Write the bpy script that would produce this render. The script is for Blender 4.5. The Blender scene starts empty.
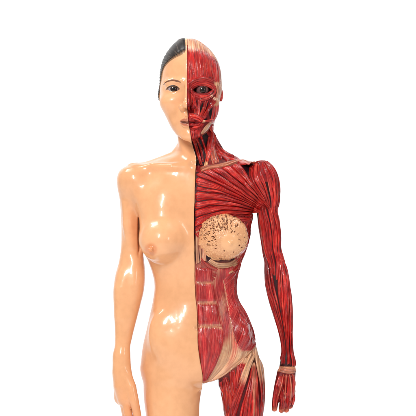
import bpy, bmesh, math, random
import numpy as np
from mathutils import Vector
from mathutils.bvhtree import BVHTree

# ------------------------------------------------------------------ units
# the figure is modelled in millimetre-like units (x right, y away from the viewer, z DOWN),
# then turned into metres by W()
S = 0.0008
GZ = 762.0
def W(P):
    P = np.asarray(P, dtype=float).reshape(-1, 3)
    return np.stack([(P[:, 0]-208)*S, P[:, 1]*S, (GZ-P[:, 2])*S], 1)

rng = np.random.default_rng(7)
scene = bpy.context.scene
COL = scene.collection

# ------------------------------------------------------------------ numeric helpers
def herm(zs, vals):
    zs = np.array(zs, float); v = np.array(vals, float)
    m = np.gradient(v, zs)
    def f(z):
        z = np.clip(z, zs[0], zs[-1])
        i = np.clip(np.searchsorted(zs, z, side='right')-1, 0, len(zs)-2)
        h = zs[i+1]-zs[i]; t = (z-zs[i])/h
        return ((2*t**3-3*t**2+1)*v[i]+(t**3-2*t**2+t)*h*m[i]
                + (-2*t**3+3*t**2)*v[i+1]+(t**3-t**2)*h*m[i+1])
    return f

class Stack:
    """body column described by its cross sections: rows (z, xl, xr, yfront, yback)"""
    def __init__(s, rows):
        r = np.array(rows, float); z = r[:, 0]; s.r = r
        s.z0, s.z1 = z[0], z[-1]
        s.cx = herm(z, (r[:, 1]+r[:, 2])/2); s.hw = herm(z, (r[:, 2]-r[:, 1])/2)
        s.cy = herm(z, (r[:, 3]+r[:, 4])/2); s.hd = herm(z, (r[:, 4]-r[:, 3])/2)
        s.bb = (r[:, 1].min()-16, r[:, 2].max()+16, r[:, 3].min()-22, r[:, 4].max()+8, z[0]-8, z[-1]+8)
    def __call__(s, x, y, z):
        cx, hw, cy, hd = s.cx(z), s.hw(z), s.cy(z), s.hd(z)
        hw = np.maximum(hw, .6); hd = np.maximum(hd, .6)
        px = (x-cx); py = (y-cy)
        k0 = np.sqrt((px/hw)**2+(py/hd)**2)+1e-6
        k1 = np.sqrt((px/hw**2)**2+(py/hd**2)**2)+1e-6
        d = k0*(k0-1)/k1
        d = np.where(k0 < .3, -np.minimum(hw, hd)*.7, d)
        dz = np.maximum(s.z0-z, z-s.z1)
        return np.maximum(d, dz)
    def pt(s, z, a, off=0.0):
        """surface point at height z, angle a (degrees; 0 = viewer's right, -90 = front)"""
        a = np.radians(a)
        hw, hd = s.hw(z)+off, s.hd(z)+off
        return np.stack([s.cx(z)+hw*np.cos(a), s.cy(z)+hd*np.sin(a), z+0*a], -1)

def ell(c, r):
    def f(x, y, z):
        a, b, g = (x-c[0]), (y-c[1]), (z-c[2])
        k0 = np.sqrt((a/r[0])**2+(b/r[1])**2+(g/r[2])**2)+1e-6
        k1 = np.sqrt((a/r[0]**2)**2+(b/r[1]**2)**2+(g/r[2]**2)**2)+1e-6
        return np.where(k0 < .2, -min(r)*.8, k0*(k0-1)/k1)
    f.bb = (c[0]-r[0], c[0]+r[0], c[1]-r[1], c[1]+r[1], c[2]-r[2], c[2]+r[2])
    return f

def cap(a, b, ra, rb=None):
    rb = ra if rb is None else rb
    a = np.array(a, float); b = np.array(b, float); ab = b-a; L = ab.dot(ab)+1e-9
    def f(x, y, z):
        t = np.clip(((x-a[0])*ab[0]+(y-a[1])*ab[1]+(z-a[2])*ab[2])/L, 0, 1)
        return np.sqrt((x-a[0]-t*ab[0])**2+(y-a[1]-t*ab[1])**2+(z-a[2]-t*ab[2])**2)-(ra+(rb-ra)*t)
    m = max(ra, rb)
    f.bb = tuple(v for i in range(3) for v in (min(a[i], b[i])-m, max(a[i], b[i])+m))
    return f

def chain(pts, rs):
    fs = [cap(pts[i], pts[i+1], rs[i], rs[i+1]) for i in range(len(pts)-1)]
    def f(x, y, z):
        d = fs[0](x, y, z)
        for g in fs[1:]:
            d = np.minimum(d, g(x, y, z))
        return d
    B = np.array([g.bb for g in fs])
    f.bb = (B[:, 0].min(), B[:, 1].max(), B[:, 2].min(), B[:, 3].max(), B[:, 4].min(), B[:, 5].max())
    return f

def almond(cx, cz, w, h, tilt=0.0, yb=-18):
    R = (w*w+h*h)/(2*h); ct, st = math.cos(tilt), math.sin(tilt)
    def f(x, y, z):
        u = (x-cx)*ct+(z-cz)*st; v = -(x-cx)*st+(z-cz)*ct
        d1 = np.sqrt(u*u+(v-(R-h))**2)-R; d2 = np.sqrt(u*u+(v+(R-h))**2)-R
        return np.maximum(np.maximum(d1, d2), y-yb)
    f.bb = (cx-w, cx+w, -50, yb, cz-h-2, cz+h+2)
    return f

class Field:
    def __init__(s): s.ops = []
    def add(s, f, k=4.0): s.ops.append(('+', f, k)); return s
    def sub(s, f, k=3.0): s.ops.append(('-', f, k)); return s
    def apply(s, d, f, op, k, x, y, z):
        v = f(x, y, z)
        if op == '+':
            h = np.maximum(k-np.abs(d-v), 0)/k
            return np.minimum(d, v)-h*h*h*k/6
        v = -v
        h = np.maximum(k-np.abs(d-v), 0)/k
        return np.maximum(d, v)+h*h*h*k/6
    def at(s, P):
        d = np.full(len(P), 40.0); p = 6
        for op, f, k in s.ops:
            b = f.bb; q = p+k
            m = ((P[:, 0] > b[0]-q) & (P[:, 0] < b[1]+q) & (P[:, 1] > b[2]-q) & (P[:, 1] < b[3]+q)
                 & (P[:, 2] > b[4]-q) & (P[:, 2] < b[5]+q))
            if m.any():
                Q = P[m]
                d[m] = s.apply(d[m], f, op, k, Q[:, 0], Q[:, 1], Q[:, 2])
        return d
    def grid(s, xs, ys, zs):
        d = np.full((len(xs), len(ys), len(zs)), 40.0, np.float32)
        for op, f, k in s.ops:
            b = f.bb; q = 6+k
            i0, i1 = np.searchsorted(xs, [b[0]-q, b[1]+q]); j0, j1 = np.searchsorted(ys, [b[2]-q, b[3]+q])
            k0, k1 = np.searchsorted(zs, [b[4]-q, b[5]+q])
            if i1 <= i0 or j1 <= j0 or k1 <= k0: continue
            x = xs[i0:i1, None, None]; y = ys[None, j0:j1, None]; z = zs[None, None, k0:k1]
            d[i0:i1, j0:j1, k0:k1] = s.apply(d[i0:i1, j0:j1, k0:k1], f, op, k, x, y, z)
        return d

def surface_nets(D, xs, ys, zs):
    nx, ny, nz = D.shape
    sg = D < 0
    c = np.zeros((nx-1, ny-1, nz-1), np.int8)
    for a in (0, 1):
        for b in (0, 1):
            for g in (0, 1):
                c += sg[a:nx-1+a, b:ny-1+b, g:nz-1+g]
    act = (c > 0) & (c < 8)
    ids = np.full(act.shape, -1, np.int64)
    I, J, K = np.nonzero(act); n = len(I)
    ids[I, J, K] = np.arange(n)
    acc = np.zeros((n, 3)); cnt = np.zeros(n)
    corners = [(a, b, g) for a in (0, 1) for b in (0, 1) for g in (0, 1)]
    for a in corners:
        for ax in range(3):
            if a[ax]: continue
            b = list(a); b[ax] = 1
            d0 = D[I+a[0], J+a[1], K+a[2]]; d1 = D[I+b[0], J+b[1], K+b[2]]
            m = (d0 < 0) != (d1 < 0)
            t = np.where(m, d0/np.where(m, d0-d1, 1), 0)
            p = np.array(a, float)[None, :].repeat(n, 0); p[:, ax] = t
            acc[m] += p[m]; cnt[m] += 1
    acc /= cnt[:, None]
    h = xs[1]-xs[0]
    V = np.stack([xs[I], ys[J], zs[K]], 1)+acc*h
    F = []
    # edges along each axis
    for ax in range(3):
        s0 = [slice(None)]*3; s1 = [slice(None)]*3
        s0[ax] = slice(0, -1); s1[ax] = slice(1, None)
        A = sg[tuple(s0)]; B = sg[tuple(s1)]
        e = np.argwhere(A != B)
        o = [q for q in range(3) if q != ax]
        ok = (e[:, o[0]] > 0) & (e[:, o[1]] > 0) & (e[:, o[0]] < D.shape[o[0]]-1) & (e[:, o[1]] < D.shape[o[1]]-1)
        e = e[ok]; inside = A[tuple(e.T)]
        q = []
        for da, db in ((0, 0), (-1, 0), (-1, -1), (0, -1)):
            t = e.copy(); t[:, o[0]] += da; t[:, o[1]] += db
            q.append(ids[tuple(t.T)])
        q = np.stack(q, 1)
        flip = inside if ax != 1 else ~inside
        q[flip] = q[flip][:, ::-1]
        F.append(q)
    F = np.concatenate(F)
    F = F[(F >= 0).all(1)]
    return V, F

def project(field, V, it=3, e=.35):
    V = V.copy()
    for _ in range(it):
        d = field.at(V)
        g = np.stack([field.at(V+np.eye(3)[i]*e)-field.at(V-np.eye(3)[i]*e) for i in range(3)], 1)/(2*e)
        gg = (g*g).sum(1)+1e-3
        st = (d/gg)[:, None]*g
        l = np.linalg.norm(st, axis=1, keepdims=True)
        V -= st*np.minimum(1, .7/np.maximum(l, 1e-9))
    return V

def subdivide(V, F, mask):
    """split the chosen quads 2x2 (neighbouring quads get the extra edge points as polygons)"""
    E = np.concatenate([np.sort(F[:, [i, (i+1) % 4]], 1) for i in range(4)])
    key = E[:, 0].astype(np.int64)*len(V)+E[:, 1]
    nf = len(F)
    selk = np.concatenate([key[i*nf:(i+1)*nf][mask] for i in range(4)])
    uk = np.unique(selk)
    base = len(V)
    mid = (V[uk//len(V)]+V[uk % len(V)])/2
    cen = V[F[mask]].mean(1)
    V2 = np.concatenate([V, mid, cen])
    kk = key.reshape(4, nf)
    pos = np.searchsorted(uk, kk); pos = np.clip(pos, 0, len(uk)-1)
    has = uk[pos] == kk
    mi = np.where(has, pos+base, -1)
    out = []
    fm = np.nonzero(mask)[0]; cb = base+len(uk)
    for i in range(4):
        out.append(np.stack([F[fm, i], mi[i, fm], np.arange(len(fm))+cb, mi[(i+3) % 4, fm]], 1))
    sub = np.concatenate(out).tolist()
    rest = np.nonzero(~mask)[0]
    bord = has[:, rest].any(0)
    plain = F[rest[~bord]].tolist()
    poly = []
    for f in rest[bord]:
        p = []
        for i in range(4):
            p.append(int(F[f, i]))
            if mi[i, f] >= 0: p.append(int(mi[i, f]))
        poly.append(p)
    return V2, sub+plain+poly

# ------------------------------------------------------------------ object helpers
def mesh_obj(name, V, F, mat, parent=None, smooth=True, world=True):
    me = bpy.data.meshes.new(name)
    P = W(V) if world else np.asarray(V)
    me.from_pydata(P.tolist(), [], F if isinstance(F, list) else F.tolist())
    me.update()
    if smooth: me.polygons.foreach_set('use_smooth', [True]*len(me.polygons))
    o = bpy.data.objects.new(name, me); COL.objects.link(o)
    me.materials.append(mat)
    if parent: o.parent = parent
    return o

def set_attr(o, name, vals):
    me = o.data
    a = me.attributes.new(name, 'FLOAT', 'POINT')
    a.data.foreach_set('value', np.asarray(vals, dtype=np.float32))

def set_col(o, name, rgb):
    me = o.data
    a = me.attributes.new(name, 'FLOAT_COLOR', 'POINT')
    c = np.ones((len(rgb), 4), np.float32); c[:, :3] = rgb
    a.data.foreach_set('color', c.ravel())

def empty(name, loc):
    o = bpy.data.objects.new(name, None); o.location = loc; o.empty_display_size = .02
    COL.objects.link(o); return o

def srgb(r, g, b):
    f = lambda c: ((c/255+.055)/1.055)**2.4 if c > 10 else c/255/12.92
    return (f(r), f(g), f(b))

# ------------------------------------------------------------------ materials
def new_mat(name):
    m = bpy.data.materials.new(name); m.use_nodes = True
    nt = m.node_tree; b = nt.nodes['Principled BSDF']
    return m, nt, b
def nd(nt, t, **kw):
    n = nt.nodes.new(t)
    for k, v in kw.items():
        if k in n.inputs: n.inputs[k].default_value = v
        else: setattr(n, k, v)
    return n
def mixc(nt, fac, a, b, mode='MIX'):
    n = nt.nodes.new('ShaderNodeMix'); n.data_type = 'RGBA'; n.blend_type = mode
    for s, v in ((n.inputs['Factor'], fac), (n.inputs['A'], a), (n.inputs['B'], b)):
        if isinstance(v, bpy.types.NodeSocket): nt.links.new(v, s)
        elif isinstance(v, (int, float)): s.default_value = v
        else: s.default_value = (*v, 1)
    return n.outputs['Result']
def ramp(nt, fac, stops):
    n = nt.nodes.new('ShaderNodeValToRGB'); cr = n.color_ramp
    while len(cr.elements) > 1: cr.elements.remove(cr.elements[-1])
    for i, (p, c) in enumerate(stops):
        e = cr.elements[0] if i == 0 else cr.elements.new(p)
        e.position = p; e.color = (*c, 1) if len(c) == 3 else c
    nt.links.new(fac, n.inputs[0]); return n.outputs[0]

SKIN = srgb(241, 180, 132)
def mat_skin():
    m, nt, b = new_mat('painted_skin')
    at = nd(nt, 'ShaderNodeAttribute', attribute_name='pig')
    tc = nd(nt, 'ShaderNodeTexCoord')
    n1 = nd(nt, 'ShaderNodeTexNoise', Scale=28.0, Detail=3.0); nt.links.new(tc.outputs['Object'], n1.inputs['Vector'])
    n2 = nd(nt, 'ShaderNodeTexNoise', Scale=190.0, Detail=4.0); nt.links.new(tc.outputs['Object'], n2.inputs['Vector'])
    r1 = ramp(nt, n1.outputs['Fac'], [(.35, (.93, .90, .87)), (.65, (1.0, 1.0, 1.0))])
    c = mixc(nt, 1.0, at.outputs['Color'], r1, 'MULTIPLY')
    r2 = ramp(nt, n2.outputs['Fac'], [(.35, (.95, .93, .92)), (.6, (1, 1, 1))])
    c = mixc(nt, 1.0, c, r2, 'MULTIPLY')
    nt.links.new(c, b.inputs['Base Color'])
    b.inputs['Roughness'].default_value = .30
    b.inputs['Coat Weight'].default_value = .55; b.inputs['Coat Roughness'].default_value = .10
    b.inputs['Specular IOR Level'].default_value = .3
    b.inputs['Subsurface Weight'].default_value = .12
    b.inputs['Subsurface Radius'].default_value = (1, .45, .25); b.inputs['Subsurface Scale'].default_value = .003
    bm1 = nd(nt, 'ShaderNodeBump', Strength=.36, Distance=.0012)
    n3 = nd(nt, 'ShaderNodeTexNoise', Scale=75.0, Detail=2.0); nt.links.new(tc.outputs['Object'], n3.inputs['Vector'])
    nt.links.new(n3.outputs['Fac'], bm1.inputs['Height'])
    n5 = nd(nt, 'ShaderNodeTexNoise', Scale=210.0, Detail=1.0); nt.links.new(tc.outputs['Object'], n5.inputs['Vector'])
    bm3 = nd(nt, 'ShaderNodeBump', Strength=.28, Distance=.0005); nt.links.new(n5.outputs['Fac'], bm3.inputs['Height']); nt.links.new(bm1.outputs['Normal'], bm3.inputs['Normal'])
    bm2 = nd(nt, 'ShaderNodeBump', Strength=.12, Distance=.0003)
    nt.links.new(n2.outputs['Fac'], bm2.inputs['Height']); nt.links.new(bm1.outputs['Normal'], bm2.inputs['Normal'])
    nt.links.new(bm3.outputs['Normal'], b.inputs['Coat Normal']); nt.links.new(bm2.outputs['Normal'], b.inputs['Normal'])
    return m

def mat_flat(name, col, rough=.4, coat=0.0, nscale=120, var=.25, bump=.3, dist=.0004):
    m, nt, b = new_mat(name)
    tc = nd(nt, 'ShaderNodeTexCoord')
    n1 = nd(nt, 'ShaderNodeTexNoise', Scale=float(nscale), Detail=4.0); nt.links.new(tc.outputs['Object'], n1.inputs['Vector'])
    lo = tuple(c*(1-var) for c in col); hi = tuple(min(1, c*(1+var)) for c in col)
    nt.links.new(ramp(nt, n1.outputs['Fac'], [(.3, lo), (.7, hi)]), b.inputs['Base Color'])
    b.inputs['Roughness'].default_value = rough; b.inputs['Coat Weight'].default_value = coat
    b.inputs['Coat Roughness'].default_value = .1
    bm = nd(nt, 'ShaderNodeBump', Strength=bump, Distance=dist)
    nt.links.new(n1.outputs['Fac'], bm.inputs['Height']); nt.links.new(bm.outputs['Normal'], b.inputs['Normal'])
    return m

def mat_deep():
    m, nt, b = new_mat('deep_dark_layer')
    at = nd(nt, 'ShaderNodeAttribute', attribute_name='pig')
    tc = nd(nt, 'ShaderNodeTexCoord')
    n1 = nd(nt, 'ShaderNodeTexNoise', Scale=260.0, Detail=3.0); nt.links.new(tc.outputs['Object'], n1.inputs['Vector'])
    r = ramp(nt, n1.outputs['Fac'], [(.3, (.55, .5, .5)), (.7, (1.2, 1.1, 1.1))])
    nt.links.new(mixc(nt, 1.0, at.outputs['Color'], r, 'MULTIPLY'), b.inputs['Base Color'])
    b.inputs['Roughness'].default_value = .5; b.inputs['Specular IOR Level'].default_value = .25
    bm = nd(nt, 'ShaderNodeBump', Strength=.4, Distance=.0005)
    nt.links.new(n1.outputs['Fac'], bm.inputs['Height']); nt.links.new(bm.outputs['Normal'], b.inputs['Normal'])
    return m

def mat_muscle(soft=False):
    """painted muscle: streaks run along the fibres (attribute fib = along, across), ten = tendon paint, tone = shade"""
    m, nt, b = new_mat('painted_muscle_sheet' if soft else 'painted_muscle_fibres')
    fa = nd(nt, 'ShaderNodeAttribute', attribute_name='fib')
    def streak(su, sv, det, off=0.0):
        mp = nd(nt, 'ShaderNodeMapping'); nt.links.new(fa.outputs['Vector'], mp.inputs['Vector'])
        mp.inputs['Scale'].default_value = (su, sv, 1); mp.inputs['Location'].default_value = (off, off*2, off)
        n = nd(nt, 'ShaderNodeTexNoise', Scale=1.0, Detail=float(det), Roughness=.6); nt.links.new(mp.outputs['Vector'], n.inputs['Vector'])
        return n.outputs['Fac']
    s1 = streak(.05, .75, 3); s2 = streak(.035, 1.3, 2, 13); s3 = streak(.10, .16, 3, 31); s4 = streak(.10, 1.8, 2, 57)
    c = ramp(nt, s1, [(.30, srgb(142, 22, 30)), (.45, srgb(186, 40, 44)), (.58, srgb(206, 62, 60)), (.72, srgb(224, 116, 100))] if soft else [(.31, srgb(76, 4, 8)), (.42, srgb(160, 20, 22)), (.55, srgb(205, 36, 32)), (.70, srgb(236, 92, 70))])
    pk = ramp(nt, s2, [(.58, (0, 0, 0)), (.72, (1, 1, 1))])
    bw = nd(nt, 'ShaderNodeMath', operation='MULTIPLY'); nt.links.new(pk, bw.inputs[0]); bw.inputs[1].default_value = .75
    c = mixc(nt, bw.outputs[0], c, srgb(238, 128, 104))
    dk = ramp(nt, s3, [(.30, (.62, .5, .55)), (.62, (1.06, 1.02, 1.0))])
    c = mixc(nt, 1.0, c, dk, 'MULTIPLY')
    dl = ramp(nt, s4, [(.28, (.35, .25, .3)), (.40, (1, 1, 1))])
    c = mixc(nt, .25 if soft else .8, c, dl, 'MULTIPLY')
    # tendon paint
    te = nd(nt, 'ShaderNodeAttribute', attribute_name='ten')
    a1 = nd(nt, 'ShaderNodeMath', operation='MULTIPLY_ADD'); nt.links.new(s2, a1.inputs[0]); a1.inputs[1].default_value = 1.0
    ad = nd(nt, 'ShaderNodeMath', operation='ADD'); ad.inputs[1].default_value = -.5; nt.links.new(te.outputs['Fac'], ad.inputs[0])
    nt.links.new(ad.outputs[0], a1.inputs[2])
    tr = ramp(nt, a1.outputs[0], [(.22, (0, 0, 0)), (.75, (1, 1, 1))])
    tcol = ramp(nt, s1, [(.3, srgb(206, 132, 100)), (.5, srgb(226, 172, 130)), (.7, srgb(238, 200, 164))])
    tcol = mixc(nt, .6, tcol, dk, 'MULTIPLY')
    c = mixc(nt, tr, c, tcol)
    to = nd(nt, 'ShaderNodeAttribute', attribute_name='tone')
    c = mixc(nt, 1.0, c, to.outputs['Color'], 'MULTIPLY')
    nt.links.new(c, b.inputs['Base Color'])
    b.inputs['Roughness'].default_value = .34; b.inputs['Specular IOR Level'].default_value = .3
    b.inputs['Coat Weight'].default_value = .6 if soft else .4; b.inputs['Coat Roughness'].default_value = .08
    bm = nd(nt, 'ShaderNodeBump', Strength=.2 if soft else .5, Distance=.0005)
    mx = nd(nt, 'ShaderNodeMath', operation='ADD'); nt.links.new(s1, mx.inputs[0]); nt.links.new(s4, mx.inputs[1])
    nt.links.new(mx.outputs[0], bm.inputs['Height']); nt.links.new(bm.outputs['Normal'], b.inputs['Normal'])
    tc = nd(nt, 'ShaderNodeTexCoord'); n9 = nd(nt, 'ShaderNodeTexNoise', Scale=300.0, Detail=3.0); nt.links.new(tc.outputs['Object'], n9.inputs['Vector'])
    b2 = nd(nt, 'ShaderNodeBump', Strength=.35, Distance=.0004); nt.links.new(n9.outputs['Fac'], b2.inputs['Height']); nt.links.new(bm.outputs['Normal'], b2.inputs['Normal'])
    nt.links.new(b2.outputs['Normal'], b.inputs['Coat Normal'])
    return m
M_mus = mat_muscle(); M_soft = mat_muscle(True)

M_skin = mat_skin()
M_deep = mat_deep()

#==BODY==
# ------------------------------------------------------------------ body form
MIDZ = [30, 60, 100, 120, 132, 141, 150, 157, 175, 207, 260, 290, 312, 345, 386, 394, 420, 780]
MIDX = [187.6, 187.3, 187.4, 188.2, 190, 191.5, 194, 196, 195.4, 194.4, 194.6, 195.4, 197, 198.2, 202.2, 200.7, 199, 199]
_mid = herm(MIDZ, MIDX)
def mid(z): return _mid(z)+.10*np.sin(z*.29)+.14*np.sin(z*.101+1)

torso = Stack([(151, 181, 212, -8, 22), (155, 172, 222, -13, 25), (160, 157, 238, -17, 27), (166, 141, 252, -21, 29), (175, 136, 258, -25, 32),
               (190, 134, 260, -29, 35), (205, 136.5, 257, -32, 36), (225, 140, 252.5, -33, 35), (245, 141, 249, -33, 33),
               (262, 148.5, 243, -31, 30), (285, 154.5, 238, -28, 26), (300, 153, 240, -27, 26), (315, 150, 248.5, -28, 29),
               (330, 146.5, 255, -29, 34), (345, 143, 258, -30, 38), (360, 141, 261, -29, 41), (372, 140.6, 263, -26, 42),
               (382, 146, 259, -20, 40), (388, 154, 252, -12, 36)])
armL = Stack([(166, 131, 134, -1, 1), (167.4, 126.5, 140, -8, 9), (171, 120.8, 146, -13, 14), (176, 118.3, 148, -16, 18), (186, 118, 147, -15, 19), (200, 119.6, 142, -10, 20),
              (215, 120.6, 140.5, -7, 21), (235, 121.2, 141, -6, 20), (250, 120.6, 142.5, -7, 18), (262, 118.8, 144.2, -9, 16),
              (275, 115.4, 145, -12, 14), (290, 113.6, 144, -13, 12), (305, 113.9, 140.5, -13, 9), (320, 114.6, 136.6, -13, 6),
              (335, 115.2, 132.8, -12, 4), (350, 115, 129.7, -12, 2), (362, 114.4, 129.0, -12, 1), (374, 115.5, 129, -12, 1), (382, 119, 127, -8, -2)])
armR = Stack([(160, 258, 265, -5, 5), (162, 254, 268, -11, 12), (167, 250, 273, -15, 16), (175, 249, 276.7, -16, 18), (187, 250, 279, -16, 18), (200, 253, 279.4, -15, 17),
              (211, 255.5, 277.5, -13, 16), (222, 257.3, 279.3, -12, 16), (235, 259.5, 280.5, -11, 15), (250, 262.2, 281, -10, 15), (262, 264.6, 285, -10, 15),
              (275, 264.8, 288.5, -12, 14), (290, 266.3, 290.3, -13, 12), (300, 269, 291.3, -13, 10), (315, 273.5, 292, -13, 7),
              (330, 278, 292, -12, 4), (345, 280.8, 292.3, -12, 2), (360, 281, 293.6, -12, 1), (370, 279.5, 295, -12, 1)])
legL = Stack([(342, 168, 178, -4, 14), (352, 158, 188, -13, 26), (363, 148, 193.5, -20, 34), (375, 143.8, 199, -25, 38), (388, 143.4, 203, -26, 36), (400, 144, 202.5, -27, 34), (416, 146, 202, -27, 32), (450, 150, 197, -25, 27), (500, 156, 193, -22, 21),
              (550, 160, 189, -19, 16), (580, 161, 188, -17, 16), (620, 159, 190, -14, 22), (670, 163, 186, -10, 16), (710, 166, 183, -9, 10), (735, 166, 183, -11, 14), (746, 164, 184, -12, 14)])
legR = Stack([(340, 234, 244, -4, 14), (350, 227, 250, -13, 26), (362, 222, 257.5, -19, 34), (375, 219.4, 262.8, -24, 38), (388, 218.3, 264.8, -26, 36), (400, 220.5, 264.2, -27, 34), (416, 223, 262.5, -27, 32), (450, 224.5, 259, -25, 27), (500, 226, 253, -22, 21),
              (550, 228, 249, -19, 16), (580, 228, 248, -17, 16), (620, 226, 249, -14, 22), (670, 229, 245, -10, 16), (710, 230, 243, -9, 10), (735, 230, 243, -11, 14), (746, 229, 245, -12, 14)])
crani = Stack([(38, 186, 191, -6, 8), (39.6, 181, 197, -15, 20), (43.5, 175.5, 204, -22, 28), (50, 169.5, 211, -29, 36), (58, 164.8, 216.8, -34, 40),
               (67, 161.8, 220.6, -37, 43), (78, 160.8, 222, -38, 43), (90, 161, 221.5, -36, 41), (102, 163.5, 219, -33, 36), (112, 168, 215, -24, 28), (120, 175, 208, -12, 18)])
jaw = Stack([(70, 182, 200, -18, 0), (76, 171, 211, -28, 12), (84, 163.5, 219, -34, 18), (98, 162.0, 219.8, -36, 16), (108, 164.0, 218, -36.5, 12), (117, 166.4, 216, -37, 7), (125, 169.9, 212.8, -37.5, 2),
             (132, 174.4, 207.8, -38, -6), (137, 178.9, 202, -38, -14), (140, 184.0, 197.3, -36.5, -21), (141.7, 188.6, 194.2, -34, -24), (142.4, 190.8, 192, -31, -28)])
neck = Stack([(112, 180, 212, -6, 26), (135, 178.6, 213.4, -9, 25), (147, 178, 214.6, -11, 25), (154, 175, 219, -14, 27), (162, 168, 226, -18, 29)])

def hand_left(B, x0=0, y0=0, mir=1):
    pass

def build_body():
    B = Field()
    B.add(torso).add(neck, 8).add(crani, 4).add(jaw, 9)
    B.add(legL, 10).add(legR, 10)
    # ---- skull and face
    for sx, ex in ((-1, 173.7), (1, 202.3)):
        mx = 188
        X = lambda o: mx+sx*o
        B.add(cap((X(21), -26, 83), (X(7), -34.3, 83), 2.6), 7)        # brow ridge
        B.add(ell((X(18), -20, 103), (9, 12, 8)), 14)                    # cheekbone
        B.sub(ell((ex, -38.3, 90.3), (8.4, 8.2, 6.4)), 5)                # socket
        B.add(ell((ex, -25.2, 90), (7.4, 7.0, 6.6)), 2.6)                # lids
        B.add(ell((X(5.8), -41.5, 108.2), (3.6, 5.2, 3.4)), 2.6)           # nostril wing
    B.add(ell((189.3, -27.5, 121), (15, 13.5, 12)), 12)                  # muzzle
    B.add(cap((187.8, -37.3, 85), (187.4, -48.3, 104), 2.5, 3.0), 5)
    B.sub(ell((179.6, -41, 88.5), (3.6, 6.5, 4.6)), 5); B.sub(ell((196.2, -41, 88.5), (3.6, 6.5, 4.6)), 5)
    B.sub(ell((171.5, -39, 117), (5, 6, 8)), 9)       # nose ridge
    B.add(ell((187.4, -49.2, 106.2), (4.4, 5.2, 4.1)), 4)
    for sx in (-1, 1):
        X = lambda o: 188+sx*o
        B.sub(ell((X(3.5), -46.5, 111.4), (1.7, 2.6, 1.5)), 1.2)
        B.add(chain([(X(0), -41.8, 121.0), (X(1.8), -41.7, 120.6), (X(7.2), -37.8, 122.8)], [2.2, 2.5, .8]), 2.6)
        B.add(chain([(X(0), -41.2, 126.0), (X(3), -40.6, 126.0), (X(6.8), -37.8, 124.2)], [3.0, 2.7, .8]), 2.6)
        B.sub(chain([(X(0), -43.9, 123.9), (X(3.6), -42.4, 123.7), (X(7.3), -39.2, 122.8)], [1.0, 1.0, .6]), 1.2)
    B.sub(ell((190, -43, 131.2), (7, 3.2, 2.2)), 4)
    B.add(ell((190.3, -32.5, 136), (8, 7, 5.5)), 8)                      # chin
    B.sub(almond(173.5, 90.3, 6.3, 2.45, .03), .8)
    B.sub(almond(202.2, 91, 8.0, 2.9, -.02), .9)
    # ears
    B.add(ell((161.2, 5, 94), (2.2, 5, 8.5)), 2); B.add(ell((221.0, 5, 94.5), (3.2, 5, 8)), 3)
    B.sub(ell((223.0, 1.5, 92), (1.2, 3, 4)), 1.2)
    # ---- neck and collar
    B.add(chain([(181, 8, 122), (184.5, -3, 144), (192, -17, 163)], [5, 4.4, 2.6]), 9)
    B.add(chain([(211, 8, 122), (207, -4, 144), (199, -18, 163)], [4, 4, 3]), 6)
    B.add(chain([(190, -19, 168), (172, -20.5, 166), (152, -14.5, 165), (139, -8, 171)], [2.2, 1.8, 1.8, 2.4]), 15)
    B.add(chain([(201, -20, 167), (222, -22, 165), (240, -16, 162), (258, -8, 165)], [2.4, 2.0, 2.2, 3]), 6)
    B.add(chain([(187, 14, 147), (174, 13, 156.5), (152, 9, 164.5), (134, 4, 171)], [7, 5.2, 4.6, 5]), 13)
    B.add(chain([(210, 14, 140), (222, 13, 153), (240, 9, 162), (258, 5, 167)], [8, 6, 5, 6]), 10)
    B.sub(ell((194, -25, 163.5), (4.5, 5, 5)), 7)                        # throat pit
    B.sub(ell((160, -24, 158), (16, 6, 4)), 9)
    # ---- arms (fused at shoulder)
    B.add(armL, 5).add(armR, 7)
    B.add(ell((136.5, -2, 181), (16, 17, 17)), 12)
    B.add(ell((260, -2, 180), (15, 17, 17)), 10)
    B.add(ell((141, -7, 194), (9, 12, 15)), 12)                          # front axillary fold
    B.add(ell((251, -7, 192), (9, 12, 15)), 12)
    B.sub(ell((138.6, -16, 231), (1.6, 24, 30)), 3)
    B.sub(ell((135.5, -22, 222), (4.5, 13, 22)), 7)
    # ---- chest
    B.add(ell((163.5, -18.5, 214), (20, 15, 28)), 26)
    B.add(ell((162.0, -26.0, 240.2), (22.0, 23.0, 20.8)), 18)
    B.add(ell((151.3, -46.6, 249.2), (2.6, 3.0, 2.4)), 4.5)
    B.add(ell((225, -26, 237), (25, 19, 23.5)), 10)
    # ---- belly
    B.add(ell((183, -18, 345), (21, 11.5, 30)), 26)
    B.sub(cap((171, -37, 276), (168, -37, 326), 2.5, 2.5), 16)
    B.add(ell((161, -19, 332), (9, 6.5, 16)), 24)                         # hip bone
    B.add(ell((242, -17, 334), (7, 6, 13)), 20)
    B.sub(ell((197.5, -33, 326), (2.6, 4, 3.0)), 2.5)                    # navel
    B.add(ell((192, -16, 369), (17, 12, 13)), 14)                        # pubis
    B.sub(chain([(160, -36, 364), (176, -37, 374), (190, -33, 387)], [1.0, 2.0, 2.2]), 14)
    # ---- forearm relief on the skin side
    B.add(chain([(123, -6, 272), (121, -7, 288), (121, -7, 315)], [2.5, 5.2, 3.4]), 9)
    B.add(chain([(127, -5, 205), (128, -5.5, 225), (131, -5, 246)], [4.0, 5, 3]), 8)
    B.add(chain([(136, -4, 262), (134, -7, 285), (129, -7, 315)], [4, 5.6, 3.4]), 8)
    B.sub(chain([(130, -17, 272), (128, -18, 300), (125, -17, 330)], [2.0, 2.4, 1.4]), 7)
    # ---- hands
    # skin side: back of the hand seen from the thumb side
    B.add(chain([(121.5, -5.5, 356), (122.5, -5.5, 372), (124, -6, 386), (127, -6, 398)], [7.2, 7.9, 9.2, 9.2]), 10)
    B.add(chain([(120.8, -1, 374), (121.5, 4, 398)], [7.0, 7.5]), 9)
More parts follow.
